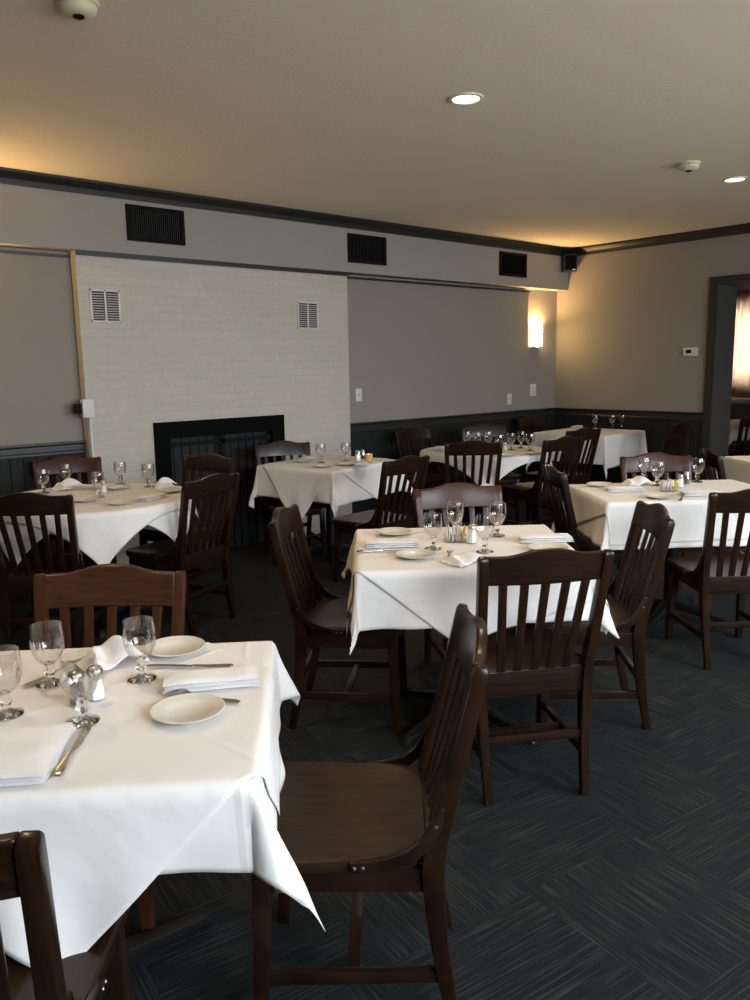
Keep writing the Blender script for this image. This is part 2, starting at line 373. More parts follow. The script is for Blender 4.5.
# window of the next room
y0, y1, z0, z1 = 4.0, 5.5, 1.20, 2.24; x = XF+0.1
m = MB().span((x-0.03, y0, z0), (x+0.03, y0+0.06, z1)).span((x-0.03, y1-0.06, z0), (x+0.03, y1, z1)).span((x-0.03, y0, z0), (x+0.03, y1, z0+0.06)).span((x-0.03, y0, z1-0.06), (x+0.03, y1, z1)).span((x-0.025, (y0+y1)/2-0.025, z0), (x+0.025, (y0+y1)/2+0.025, z1)).span((x-0.025, y0, 1.70), (x+0.025, y1, 1.74))
w = struct('window_4', m, M['white_plastic'])
MB().span((x-0.004, y0+0.05, z0+0.05), (x+0.004, y1-0.05, z1-0.05)).build('pane', M['pane'], w)
MB().span((XF-0.16, y0-0.3, 0.88), (XF+0.0, y1+0.3, 0.95)).build('sill', M['white_plastic'], w)
def curtain(name, ya, yb, za, zb, xx, label, amp=0.025, mat='curtain'):
    m = MB(); n = 90; rows = 8
    for j in range(rows+1):
        for i in range(n+1):
            t = i/n; zz = zb+(za-zb)*j/rows
            m.v.append((xx+amp*math.sin(t*(yb-ya)*75+0.5*math.sin(j*0.4+t*9)), ya+(yb-ya)*t, zz))
    for j in range(rows):
        for i in range(n): a = j*(n+1)+i; m.f.append((a, a+1, a+n+2, a+n+1)); m.mi.append(0)
    o = m.build(name, M[mat], smooth=True); s = o.modifiers.new('t', 'SOLIDIFY'); s.thickness = 0.002
    return tag(o, label, 'curtain')
curtain('window_curtain', 3.95, 5.55, 0.97, 2.46, XF-0.10, 'orange-brown sheer pleated curtain over the window seen through the doorway')

# ------------------------------------------------------------------ fireplace
BX0, BX1, BY = 2.305, 4.775, 5.705
FX0, FX1, FZ = 2.81, 4.02, 1.10
fp = empty('fireplace', (0, 0, 0), 0, 'white painted thin-brick fireplace wall with a black surround', 'fireplace')
b = MB().span((BX0, BY, 0), (FX0+0.02, 5.79, 2.332)).span((FX1-0.02, BY, 0), (BX1, 5.79, 2.332)).span((FX0+0.02, BY, FZ-0.02), (FX1-0.02, 5.79, 2.332))
b.build('brick_face', M['brick'], fp)
b = MB().prism([(FX0, BY, 0), (FX0+0.13, BY, 0), (FX0+0.13, BY, FZ-0.13), (FX1-0.13, BY, FZ-0.13), (FX1-0.13, BY, 0), (FX1, BY, 0), (FX1, BY, FZ), (FX0, BY, FZ)], (0, -0.02, 0))
b.build('surround', M['black_metal'], fp, bevel=0.003)
b = MB().span((FX0+0.02, 5.776, 0), (FX1-0.02, 5.786, FZ-0.02))
b.build('firebox_back', M['dark_slot'], fp)
b = MB()
for i in range(13): xx = FX0+0.16+i*(FX1-FX0-0.32)/12; b.span((xx-0.004, BY+0.002, 0.02), (xx+0.004, BY+0.010, FZ-0.14))
b.span((FX0+0.13, BY, FZ-0.20), (FX1-0.13, BY+0.012, FZ-0.165)).span(((FX0+FX1)/2-0.02, BY, 0.02), ((FX0+FX1)/2+0.02, BY+0.014, FZ-0.13))
b.build('fire_screen', M['grille_metal'], fp)

def louvre_vent(x0, x1, z0, z1, yy, label):
    r = empty('wall_vent', ((x0+x1)/2, yy, z0), 0, label, 'vent', 'louvred vents on the brick')
    w = x1-x0; h = z1-z0
    m = MB().span((-w/2, -0.010, 0), (w/2, 0, 0.016)).span((-w/2, -0.010, h-0.016), (w/2, 0, h)).span((-w/2, -0.010, 0), (-w/2+0.016, 0, h)).span((w/2-0.016, -0.010, 0), (w/2, 0, h)).span((-0.008, -0.010, 0), (0.008, 0, h))
    m.build('frame', M['white_plastic'], r, bevel=0.002)
    MB().span((-w/2+0.005, -0.003, 0.005), (w/2-0.005, -0.001, h-0.005)).build('backing', M['dark_slot'], r)
    m = MB(); n = 11
    for i in range(n):
        zz = 0.022+(h-0.044)*(i+0.5)/n
        for s in (-1, 1): m.box((s*w/4, -0.006, zz), (w/2-0.026, 0.012, 0.002), Matrix.Rotation(0.7, 3, 'X'))
    m.build('louvres', M['white_plastic'], r)
louvre_vent(2.385, 2.612, 1.84, 2.075, BY, 'white louvred vent high on the left of the brick wall')
louvre_vent(4.205, 4.432, 1.825, 2.06, BY, 'white louvred vent high on the right of the brick wall')
def ac_grille(x0, x1, z0, z1, label):
    yy = 5.687; r = empty('air_grille', ((x0+x1)/2, yy, z0), 0, label, 'vent', 'black air grilles in the soffit')
    w = x1-x0; h = z1-z0; t = 0.03
    m = MB().span((-w/2, -0.014, 0), (w/2, 0, t)).span((-w/2, -0.014, h-t), (w/2, 0, h)).span((-w/2, -0.014, t), (-w/2+t, 0, h-t)).span((w/2-t, -0.014, t), (w/2, 0, h-t))
    m.build('frame', M['grille_metal'], r, bevel=0.003)
    MB().span((-w/2+0.01, -0.004, 0.01), (w/2-0.01, -0.001, h-0.01)).build('backing', M['dark_slot'], r)
    m = MB()
    for i in range(24): xx = -w/2+t+(w-2*t)*(i+0.5)/24; m.box((xx, -0.008, h/2), (0.002, 0.010, h-2*t), Matrix.Rotation(0.4, 3, 'Z'))
    m.build('fins', M['black_metal'], r)
ac_grille(2.69, 3.156, 2.428, 2.682, 'black air grille in the soffit above the brick wall left of middle')
ac_grille(4.77, 5.236, 2.420, 2.672, 'black air grille in the soffit just right of the brick wall')
ac_grille(6.871, 7.337, 2.431, 2.682, 'black air grille in the soffit nearest the corner speaker')

# ------------------------------------------------------------------ ceiling and wall fittings
def spot(loc, power, parent=None):
    L = bpy.data.lights.new('downlight_beam', 'SPOT'); L.energy = power; L.color = (1.0, 0.74, 0.45); L.spot_size = math.radians(150); L.spot_blend = 1.0; L.shadow_soft_size = 0.06
    o = bpy.data.objects.new('downlight_beam', L); o.location = loc; col.objects.link(o)
def make_downlight():
    r = empty('ceiling_downlight', (0, 0, 0), 0, '', 'ceiling light')
    m = MB().lathe([(0.068, 0.0), (0.088, 0.0), (0.086, -0.007), (0.070, -0.009), (0.066, -0.004), (0.066, 0.0)], 32, cap=False); m.build('trim_ring', M['white_plastic'], r, smooth=True)
    m = MB().lathe([(0.001, -0.006), (0.04, -0.005), (0.067, -0.002), (0.067, 0.0), (0.001, 0.0)], 32); m.build('lens', M['bulb'], r, smooth=True)
    return r
DL = Proto(make_downlight)
p1 = at(466, 98, CEIL); p2 = at(735, 179, CEIL)
DL.put((p1.x, p1.y, CEIL), 0, 'lit round recessed ceiling light over the middle of the room', 'ceiling light', 'recessed ceiling lights')
DL.put((p2.x, p2.y, CEIL), 0, 'lit round recessed ceiling light toward the doorway', 'ceiling light', 'recessed ceiling lights')
SPOTP = [(p1.x, p1.y, 62), (p2.x, p2.y, 50), (0.6, 2.7, 62), (1.4, 0.5, 16), (4.0, 0.3, 30), (0.9, -1.0, 8)]
for (sx, sy, pw), wh in zip(SPOTP[2:], ('above the left end of the room', 'above the nearest chair', 'above the right of the near windows', 'just behind the viewer')):
    DL.put((sx, sy, CEIL), 0, 'lit round recessed ceiling light '+wh, 'ceiling light', 'recessed ceiling lights overhead')
for sx, sy, pw in SPOTP: spot((sx, sy, CEIL-0.03), pw)
def make_detector():
    r = empty('smoke_detector', (0, 0, 0), 0, '', 'smoke detector')
    MB().lathe([(0.072, 0), (0.074, -0.008), (0.070, -0.014)], 32).build('base', M['cream_plastic'], r, smooth=True)
    MB().lathe([(0.062, -0.014), (0.066, -0.022), (0.062, -0.034), (0.048, -0.046), (0.024, -0.050)], 32).build('cover', M['cream_plastic'], r, smooth=True)
    MB().lathe([(0.020, -0.049), (0.020, -0.054), (0.012, -0.058)], 20).build('sensor', M['grille_metal'], r, smooth=True)
    return r
SD = Proto(make_detector)
q = at(78, 7, CEIL-0.02); SD.put((q.x, q.y, CEIL), 0.3, 'round cream smoke detector on the ceiling at the left', 'smoke detector', 'smoke detectors')
q = at(689, 166, CEIL-0.02); SD.put((q.x, q.y, CEIL), 1.3, 'small round smoke detector on the ceiling beside the doorway light', 'smoke detector', 'smoke detectors')

def make_sconce():
    r = empty('wall_sconce', (0, 0, 0), 0, '', 'wall lamp')
    n = 16; W = 0.085; D = 0.10; pts = [(W*math.cos(PI+PI*i/n), D*math.sin(PI+PI*i/n)*1.0) for i in range(n+1)]
    m = MB(); vs = []; 
    for z in (-0.11, 0.11):
        k = 1.0 if z > 0 else 0.93
        vs += [(x*k, y*k, z) for x, y in pts] + [(x*k*0.94, y*k*0.94, z) for x, y in pts]
    h = n+1; fs = []
    for i in range(n):
        fs += [(i, i+1, 2*h+i+1, 2*h+i), (h+i+1, h+i, 3*h+i, 3*h+i+1), (i, h+i, h+i+1, i+1), (2*h+i, 2*h+i+1, 3*h+i+1, 3*h+i)]
    m.add(vs, fs); m.build('shade', M['lampglow'], r, smooth=True)
    m = MB().prism([(x*0.97, y*0.97, -0.118) for x, y in pts], (0, 0, 0.010)); m.span((-0.05, -0.03, -0.118), (0.05, 0, -0.10)); m.build('bottom_band', M['silver'], r)
    MB().span((-0.055, -0.012, -0.09), (0.055, 0, 0.09)).build('back_plate', M['silver'], r)
    return r
SC = Proto(make_sconce)
SC.put((7.70, YB, 1.80), 0, 'lit half-round glass wall sconce near the back corner', 'wall lamp')
SC.put((1.30, 5.80, 1.80), 0, 'lit half-round glass wall sconce left of the brick wall', 'wall lamp')
def glow(loc, pw):
    L = bpy.data.lights.new('sconce_bulb', 'POINT'); L.energy = pw; L.color = (1.0, 0.62, 0.26); L.shadow_soft_size = 0.03
    o = bpy.data.objects.new('sconce_bulb', L); o.location = loc; col.objects.link(o)
glow((7.70, YB-0.05, 1.87), 46); glow((1.30, 5.75, 1.87), 50)

sp_ = empty('wall_speaker', (8.02, 5.60, 2.53), math.radians(-40), 'small black loudspeaker mounted in the corner under the crown', 'speaker')
MB().span((-0.075, -0.06, 0), (0.075, 0.06, 0.19)).build('cabinet', M['speaker'], sp_, bevel=0.008)
MB().span((-0.066, -0.066, 0.012), (0.066, -0.06, 0.178)).build('front_grille', M['black_metal'], sp_, bevel=0.004)
MB().span((-0.02, 0.055, 0.06), (0.02, 0.10, 0.13)).build('bracket', M['black_metal'], sp_)
MB().span((0.02, -0.0675, 0.014), (0.055, -0.066, 0.026)).build('badge', M['silver'], sp_)

def plate(name, x, y, z, w, h, label, cat, kind='switch', rz=0):
    r = empty(name, (x, y, z), rz, label, cat)
    MB().span((-w/2, -0.007, -h/2), (w/2, 0, h/2)).build('cover_plate', M['white_plastic'], r, bevel=0.003)
    if kind == 'switch': MB().box((0, -0.010, 0), (0.010, 0.012, 0.022), Matrix.Rotation(0.3, 3, 'X')).build('toggle', M['cream_plastic'], r)
    else:
        for s in (-1, 1):
            o = MB().lathe([(0.016, 0), (0.016, 0.003)], 16, (0, -0.007, s*0.022), axis=Matrix.Rotation(PI/2, 3, 'X')).build('socket', M['cream_plastic'], r)
            MB().span((-0.007, -0.0108, s*0.022-0.005), (-0.004, -0.0102, s*0.022+0.005)).span((0.004, -0.0108, s*0.022-0.005), (0.007, -0.0102, s*0.022+0.005)).build('slots', M['dark_slot'], o)
    return r
plate('light_switch', 4.955, 5.79, 1.232, 0.075, 0.12, 'white wall switch just right of the brick wall', 'switch')
plate('light_switch', 7.195, 5.79, 1.106, 0.075, 0.12, 'lower white wall switch below left of the sconce', 'switch')
plate('wall_outlet', 7.69, YB, 1.192, 0.11, 0.14, 'white wall outlet plate right below the lit sconce', 'outlet', 'outlet')
th = empty('thermostat', (XE, 4.143, 1.59), PI/2*3, 'white rectangular thermostat on the wall left of the doorway', 'thermostat')
# local -y faces the room
th.rotation_euler = (0, 0, -PI/2)
MB().span((-0.078, -0.025, -0.043), (0.078, 0, 0.043)).build('housing', M['white_plastic'], th, bevel=0.006)
MB().span((-0.045, -0.0262, -0.014), (0.015, -0.0245, 0.022)).build('display', M['grille_metal'], th)
MB().span((0.03, -0.028, -0.01), (0.055, -0.0245, 0.015)).build('buttons', M['cream_plastic'], th)
jb = empty('junction_box', (2.295, 5.704, 1.17), 0, 'white electrical box with conduit on the left edge of the brick', 'electrical box')
MB().span((-0.035, -0.05, 0), (0.045, 0.0, 0.13)).build('box', M['white_plastic'], jb, bevel=0.004)
MB().lathe([(0.011, -1.15), (0.011, 0.0)], 12, (0.025, -0.012, 0)).build('conduit', M['white_plastic'], jb, smooth=True)
MB().span((-0.085, -0.03, 0.03), (-0.035, 0.0, 0.10)).build('plug', M['grille_metal'], jb, bevel=0.004)

# ------------------------------------------------------------------ chair
def yb(z):            # back line of the chair in side view (y as a function of height)
    if z < 0.45: t = (0.45-z)/0.45; return -0.205-0.055*t**1.8
    t = (z-0.45)/0.45; return -0.205-0.105*t**0.95
def xs_(z):           # splay of the posts
    return 0.175+0.018*z/0.45 if z < 0.45 else 0.193+0.022*(z-0.45)/0.45
def make_chair(name='dining_chair', wmat='wood'):
    r = empty(name, (0, 0, 0), 0, '', 'chair')
    W = M[wmat]; WH = M[wmat+'_h']
    # seat: saddled slab with rounded corners
    n = 18; out = []
    def corner(cx, cy, rad, a0):
        return [(cx+rad*math.cos(a0+PI/2*i/6), cy+rad*math.sin(a0+PI/2*i/6)) for i in range(7)]
    out = corner(0.170, 0.165, 0.055, 0)+corner(-0.170, 0.165, 0.055, PI/2)+corner(-0.145, -0.140, 0.06, PI)+corner(0.145, -0.140, 0.06, 1.5*PI)
    vs = []; rings = [(1.0, 0.450), (0.975, 0.457), (0.80, 0.454), (0.5, 0.449), (0.2, 0.447)]
    m = MB(); K = len(out)
    low = [(x*0.97, y*0.97, 0.420) for x, y in out]; low2 = [(x*0.99, y*0.99, 0.426) for x, y in out]
    vs = low+low2+[(x*k, y*k, z) for k, z in rings for x, y in out]
    fs = [tuple(range(K))[::-1]]+[(j*K+i, j*K+(i+1) % K, (j+1)*K+(i+1) % K, (j+1)*K+i) for j in range(len(rings)+1) for i in range(K)]
    fs.append(tuple((len(rings)+1)*K+i for i in range(K)))
    m.add(vs, fs); m.build('seat', M['seatwood'] if wmat == 'wood' else W, r, smooth=True)
    for s in (-1, 1):
        zs = [0, 0.12, 0.24, 0.34, 0.42, 0.48, 0.56, 0.66, 0.76, 0.84, 0.878, 0.890]
        hs = [0.030, 0.034, 0.040, 0.046, 0.050, 0.047, 0.040, 0.036, 0.034, 0.034, 0.032, 0.020]
        MB().sweep([(s*xs_(z), yb(z)-0.004, z) for z in zs], [0.030]*2+[0.034]*8+[0.033, 0.026], hs).build('back_post', W, r, bevel=0.005)
        MB().sweep([(s*0.185, 0.165, 0.425), (s*0.190, 0.172, 0.2), (s*0.195, 0.182, 0)], [0.040, 0.036, 0.030], [0.040, 0.036, 0.030]).build('front_leg', W, r, bevel=0.004)
        MB().sweep([(s*0.186, -0.200, 0.392), (s*0.186, 0.160, 0.392)], 0.022, 0.055).build('side_apron', W, r, bevel=0.003)
        st = MB().sweep([(s*0.180, -0.225, 0.150), (s*0.190, 0.172, 0.150)], 0.020, 0.030).build('side_stretcher', W, r, bevel=0.003)
        # curved brace hugging the seat side and rising to the post, with bolts
        path = [(s*0.210, -0.030, 0.438), (s*0.214, -0.070, 0.440), (s*0.214, -0.110, 0.447), (s*0.213, -0.160, 0.462), (s*0.213, -0.195, 0.492), (s*0.214, -0.217, 0.535), (s*0.215, -0.228, 0.575)]
        br = MB().sweep(path, [0.018]*7, [0.022, 0.026, 0.028, 0.030, 0.030, 0.026, 0.016], side=(1, 0, 0)).build('seat_brace', W, r, bevel=0.005)
        bm_ = MB()
        for (yy, zz) in ((-0.040, 0.438), (-0.058, 0.439), (-0.216, 0.535)): bm_.lathe([(0.0045, 0), (0.003, 0.0025)], 10, (s*0.222, yy, zz), axis=Matrix.Rotation(s*PI/2, 3, 'Y'))
        bm_.build('bolts', M['bolt'], br)
    MB().sweep([(-0.175, 0.168, 0.392), (0.175, 0.168, 0.392)], 0.022, 0.055, side=(0, 1, 0)).build('front_apron', WH, r, bevel=0.003)
    MB().sweep([(-0.180, -0.208, 0.412), (0.180, -0.208, 0.412)], 0.024, 0.092, side=(0, 1, 0)).build('lower_back_rail', WH, r, bevel=0.003)
    MB().sweep([(-0.182, -0.030, 0.150), (0.182, -0.030, 0.150)], 0.028, 0.018, side=(0, 1, 0)).build('centre_stretcher', WH, r, bevel=0.003)
    MB().sweep([(-0.170, -0.226, 0.215), (0.170, -0.226, 0.215)], 0.018, 0.032, side=(0, 1, 0)).build('rear_stretcher', WH, r, bevel=0.003)
    # crest rail, bowed back with a raised middle
    m = MB(); n = 28; vs = []; HW = 0.200
    for i in range(n+1):
        x = -HW+2*HW*i/n; u = abs(x)/HW
        bump = 0.5*(1+math.cos(min(1, max(0, (u-0.12)/0.62))*PI)); top = 0.888+0.022*bump
        bot = 0.788
        bow = -0.022*(1-u*u)+0.002
        for z in (bot, top):
            yy = yb(z)+bow
            vs += [(x, yy-0.013, z), (x, yy+0.013, z)]
    fs = []
    for i in range(n):
        a = i*4; c = a+4
        fs += [(a, c, c+2, a+2), (a+1, a+3, c+3, c+1), (a+2, c+2, c+3, a+3), (a, a+1, c+1, c)]
    fs += [(0, 2, 3, 1), (n*4, n*4+1, n*4+3, n*4+2)]
    m.add(vs, fs); m.build('crest_rail', WH, r, bevel=0.007, bseg=3)
    for k in range(5):
        f = (k-2)/2.0; m = MB(); P = []
        for z in (0.44, 0.52, 0.60, 0.68, 0.76, 0.80):
            t = (z-0.44)/0.36; u = abs(f)*0.72; P.append((f*(0.118+0.026*t), yb(z)-0.002-0.022*(1-u*u)*t, z))
        m.sweep(P, 0.029, 0.012).build('slat', W, r, bevel=0.003)
    return r
CH = Proto(make_chair); CHR = Proto(lambda: make_chair('dining_chair', 'redwood'))
def chair(x, y, deg, label, red=False, group='slat-back dining chairs'):
    return (CHR if red else CH).put((x, y, 0), math.radians(deg-90), label, 'chair', None)
CHAIRS = [
 # x, y, heading, red, label
 (1.115, 1.395, 137, 0, 'nearest dining chair seen side on, empty seat, right of the nearest table'),
 (0.310, 1.425, 54, 0, 'dining chair cut off at the bottom left, in front of the nearest table'),
 (0.77, 2.09, -131, 1, 'brown dining chair at the far side of the nearest table, facing the viewer'),
 (2.262, 1.79, 58, 0, 'dining chair with its slatted back toward the viewer at the middle table'),
 (2.142, 2.536, -48, 0, 'dark dining chair at the left side of the middle table'),
 (2.808, 2.439, -120, 1, 'lighter reddish dining chair at the far side of the middle table'),
 (2.835, 1.90, 135, 0, 'dining chair at the right side of the middle table, seen from behind'),
 (4.115, 2.585, -40, 0, 'dining chair at the left side of the right-hand table'),
 (4.605, 2.435, -133, 1, 'reddish dining chair at the far side of the right-hand table'),
 (4.00, 1.81, 50, 0, 'dining chair with its back to the viewer at the right edge, at the right-hand table'),
 (3.647, 4.125, 96, 0, 'dining chair at the near right of the fireplace table, white cloth behind its slats'),
 (3.661, 5.096, -112, 0, 'dining chair in front of the black firebox behind the square fireplace table'),
 (2.214, 4.287, 108, 0, 'dining chair at the right of the round table on the left'),
 (1.518, 4.349, 50, 0, 'dark dining chair at the left edge with its back toward the viewer'),
 (2.04, 5.35, -104, 1, 'brown dining chair against the left wainscot behind the round table'),
 (2.56, 4.88, -163, 0, 'dining chair between the round table and the black firebox'),
 (4.978, 4.427, 49, 0, 'dining chair with its back to the viewer at the round table near the back wall'),
 (5.54, 4.17, 84, 0, 'dining chair right of the back round table, facing away'),
 (5.42, 5.25, -95, 0, 'dining chair against the back wainscot left of the back round table'),
 (5.95, 4.98, -122, 0, 'dining chair behind the goblets of the back round table'),
 (6.38, 4.54, 84, 0, 'dining chair facing away in front of the corner table'),
 (7.42, 5.36, -85, 0, 'dining chair in the back corner behind the corner table'),
 (7.55, 4.25, 98, 0, 'dining chair at the right of the corner table, against the right wainscot'),
 (5.50, 2.29, -50, 0, 'dining chair beside the door casing, left of the table by the doorway'),
 (8.98, 3.95, 60, 0, 'dining chair seen through the doorway in the next room'),
]
for x, y, dg, red, lab in CHAIRS: chair(x, y, dg, lab, bool(red))

# ------------------------------------------------------------------ tables
TOPZ = 0.752
def table(x, y, deg, a, b, label, rnd=0, cloth_labels=None, quads=(), seed=0, amp=1.0, flare=(0.34,)*4, twist=(0,)*4):
    """a, b half sizes (or rnd = radius)"""
    r = empty('round_table' if rnd else 'dining_table', (x, y, 0), math.radians(deg), label, 'table')
    if rnd: MB().lathe([(rnd-0.004, TOPZ-0.028), (rnd, TOPZ-0.020), (rnd, TOPZ-0.006), (rnd-0.004, TOPZ)], 48).build('tabletop', M['tablewood'], r, smooth=True)
    else: MB().span((-a, -b, TOPZ-0.028), (a, b, TOPZ)).build('tabletop', M['tablewood'], r, bevel=0.004)
    MB().lathe([(0.05, 0.045), (0.038, 0.075), (0.038, 0.66), (0.045, 0.70), (0.10, 0.724)], 20).build('column', M['iron'], r, smooth=True)
    for k in range(4):
        an = PI/4+k*PI/2 if not rnd else k*PI/2+0.3; c, s = math.cos(an), math.sin(an)
        R = 0.34
        MB().sweep([(c*0.02, s*0.02, 0.075), (c*0.10, s*0.10, 0.068), (c*0.22, s*0.22, 0.045), (c*R, s*R, 0.026), (c*(R+0.03), s*(R+0.03), 0.0)], [0.06, 0.055, 0.045, 0.04, 0.036], [0.05, 0.045, 0.032, 0.026, 0.012], side=(-s, c, 0)).build('foot', M['iron'], r, bevel=0.004)
    out = []
    for i, (q, lab) in enumerate(zip(quads, cloth_labels)):
        out.append(cloth(x, y, deg, a, b, rnd, q, lab, seed, 0.003+0.0035*i, amp, flare, twist))
    return r
def cloth(x, y, deg, a, b, rnd, quad, label, seed, lift, amp, flare, twist):
    n = 96; z0 = TOPZ+lift; R = 0.010+lift; vs = []; uvs = []
    A, B, C, D = [Vector(p) for p in quad]; UL = (B-A).length; VL = (D-A).length
    for j in range(n+1):
        for i in range(n+1):
            s, t = i/n, j/n
            q = A*(1-s)*(1-t)+B*s*(1-t)+C*s*t+D*(1-s)*t
            # the hem of a used cloth is never dead straight
            uvs.append((s*UL, t*VL))
            if rnd:
                l = q.length; p = q if l <= rnd else q*(rnd/l); per = math.atan2(q.y, q.x)*rnd; th = 0
            else:
                p = Vector((max(-a, min(a, q.x)), max(-b, min(b, q.y))))
            v = q-p; d = v.length
            zw = 0.0008*math.sin(q.x*11+seed)*math.sin(q.y*9+seed*2)
            if d < 1e-6: vs.append((q.x, q.y, z0+zw)); continue
            e = v/d
            if rnd: cf = 0.0
            else:
                cf = 2*abs(e.x*e.y); ci = (0 if e.x < 0 else 1) if e.y < 0 else (3 if e.x < 0 else 2); per = (q.y if abs(e.x) > abs(e.y) else q.x)
            ar = R*PI/2
            if d < ar: off = R*math.sin(d/R); dz = R*(1-math.cos(d/R))
            else:
                g = d-ar; rip = amp*(0.5+0.5*math.sin(per*(15 if rnd else 13)+seed*1.7)+0.35*math.sin(per*29+seed))
                k = 0.03+0.12*rip*min(1, g/0.2)+ (0 if rnd else flare[ci]*cf**1.2) + (0.10*min(1, g/0.25) if rnd else 0)
                k = min(k, 0.75)
                off = R+g*k+lift*0.6; dz = R+g*math.sqrt(1-k*k)
                if not rnd and cf > 0.02:      # the corner folds into an ear, twisted a little
                    tw = twist[ci]*cf*min(1, g/0.15); e = Vector((e.x*math.cos(tw)-e.y*math.sin(tw), e.x*math.sin(tw)+e.y*math.cos(tw)))
            vs.append((p.x+e.x*off, p.y+e.y*off, z0-dz))
    m = MB(); m.v = vs
    for j in range(n):
        for i in range(n): c = j*(n+1)+i; m.f.append((c, c+1, c+n+2, c+n+1)); m.mi.append(0)
    o = m.build('tablecloth', M['cloth'], smooth=True)
    me = o.data; ul = me.uv_layers.new(name='flat')
    for lp in me.loops: ul.data[lp.index].uv = uvs[lp.vertex_index]
    sm = o.modifiers.new('thickness', 'SOLIDIFY'); sm.thickness = 0.0016; sm.offset = 1
    o.location = (x, y, 0); o.rotation_euler = (0, 0, math.radians(deg))
    tag(o, label, 'tablecloth'); return o
def sq(hx, hy, rot=0, cx=0, cy=0):
    c, s = math.cos(math.radians(rot)), math.sin(math.radians(rot))
    return [(cx+x*c-y*s, cy+x*s+y*c) for x, y in ((-hx, -hy), (hx, -hy), (hx, hy), (-hx, hy))]

# nearest table: local x runs to the right, y away from the viewer
T1 = (0.596, 1.747, -37.0, 0.45, 0.378)
table(*T1, 'square pedestal table nearest the viewer at the left under layered white cloths', 0,
      ['white under-cloth of the nearest table with a long corner hanging at the right', 'white top cloth laid cornerwise on the nearest table'],
      [[(-0.69, -0.54), (0.70, -0.55), (0.62, 0.56), (-0.69, 0.54)], [(0.10, -0.735), (0.69, -0.12), (0.02, 0.70), (-0.76, -0.02)]], seed=1.0, amp=0.8, flare=(0.3, 0.40, 0.3, 0.3), twist=(0, 0.10, 0, 0))
T2 = (2.427, 2.195, -40.5, 0.43, 0.39)
table(*T2, 'square pedestal table in the middle of the room under white cloths', 0,
      ['white under-cloth of the middle table with pointed corners hanging', 'white top cloth laid cornerwise on the middle table'],
      [[(-0.64, -0.62), (0.63, -0.585), (0.63, 0.585), (-0.63, 0.585)], [(-0.07, -0.68), (0.70, -0.44), (0.42, 0.60), (-0.80, -0.11)]], seed=2.0, amp=0.9, flare=(0.04, 0.30, 0.3, 0.3), twist=(0.2, 0, 0, 0))
T3 = (4.36, 2.28, -37.5, 0.52, 0.34)
table(*T3, 'square pedestal table at the right under white cloths', 0,
      ['white under-cloth of the right-hand table', 'white top cloth laid askew on the right-hand table'],
      [sq(0.77, 0.60), [(-0.52, -0.58), (0.72, -0.56), (0.60, 0.52), (-0.74, 0.10)]], seed=3.0, amp=0.8, flare=(0.12, 0.3, 0.3, 0.2))
T6 = (3.90, 4.93, 12.0, 0.41, 0.37)
table(*T6, 'square pedestal table in front of the black firebox', 0,
      ['white under-cloth of the table by the fireplace', 'white top cloth laid cornerwise on the table by the fireplace'],
      [sq(0.65, 0.63), [(0.08, -0.66), (0.70, 0.05), (0.0, 0.66), (-0.86, -0.06)]], seed=4.0, amp=0.7, flare=(0.13, 0.3, 0.3, 0.10))
T8 = (1.87, 4.64, -40.0, 0.57, 0.57)
table(*T8, 'round pedestal table at the left in front of the brick wall', 0.57,
      ['white under-cloth of the left round table, turned so its points show between','white top cloth on the left round table, a corner pointing at the viewer'],
      [sq(0.61, 0.61, 21), sq(0.63, 0.63, -24)], seed=5.0, amp=0.9)
T4 = (5.36, 4.58, -35.0, 0.55, 0.55)
table(*T4, 'round pedestal table near the back wall', 0.55,
      ['white cloth hanging in scallops on the round table near the back wall'],
      [sq(0.61, 0.61, 32)], seed=6.0, amp=0.9)
T5 = (7.57, 4.98, 4.0, 0.43, 0.42)
table(*T5, 'square pedestal table in the back corner beside the doorway wall', 0,
      ['long white cloth of the corner table falling in soft pleats'],
      [sq(0.73, 0.76)], seed=7.0, amp=0.35, flare=(0.1,)*4)
T7 = (6.33, 2.24, -37.0, 0.46, 0.40)
table(*T7, 'square pedestal table at the right edge before the doorway', 0,
      ['cream-lit white cloth of the table at the right edge before the doorway'],
      [sq(0.68, 0.64)], seed=8.0, amp=0.8)
T9 = (9.75, 4.30, -30.0, 0.42, 0.42)
table(*T9, 'square pedestal table in the next room seen through the doorway', 0,
      ['white cloth of the table seen through the doorway'],
      [sq(0.60, 0.60)], seed=9.0, amp=0.8)
SURF = TOPZ+0.0105

# ------------------------------------------------------------------ tableware
def make_goblet():
    r = empty('water_goblet', (0, 0, 0), 0, '', 'glass')
    MB().lathe([(0.010, 0.050), (0.020, 0.056), (0.030, 0.068), (0.0375, 0.088), (0.0395, 0.106), (0.0385, 0.126), (0.0360, 0.148), (0.0350, 0.148), (0.0372, 0.126), (0.0382, 0.106), (0.0362, 0.089), (0.029, 0.070), (0.019, 0.059), (0.008, 0.056)], 28, cap=False).build('bowl', M['glass'], r, smooth=True)
    MB().lathe([(0.010, 0.010), (0.0085, 0.020), (0.012, 0.028), (0.0135, 0.034), (0.010, 0.042), (0.012, 0.052), (0.006, 0.057)], 20).build('stem', M['stemglass'], r, smooth=True)
    MB().lathe([(0.034, 0.0), (0.035, 0.003), (0.028, 0.006), (0.014, 0.010), (0.009, 0.014)], 24).build('base', M['stemglass'], r, smooth=True)
    return r
GB = Proto(make_goblet)
def make_plate():
    r = MB().lathe([(0.040, 0.0), (0.046, 0.003), (0.062, 0.008), (0.078, 0.013), (0.080, 0.0145), (0.078, 0.0155), (0.060, 0.0105), (0.050, 0.0085), (0.046, 0.0055), (0.001, 0.0050)], 40).build('bread_plate', M['porcelain'], smooth=True)
    tag(r, '', 'plate'); return r
PL = Proto(make_plate)
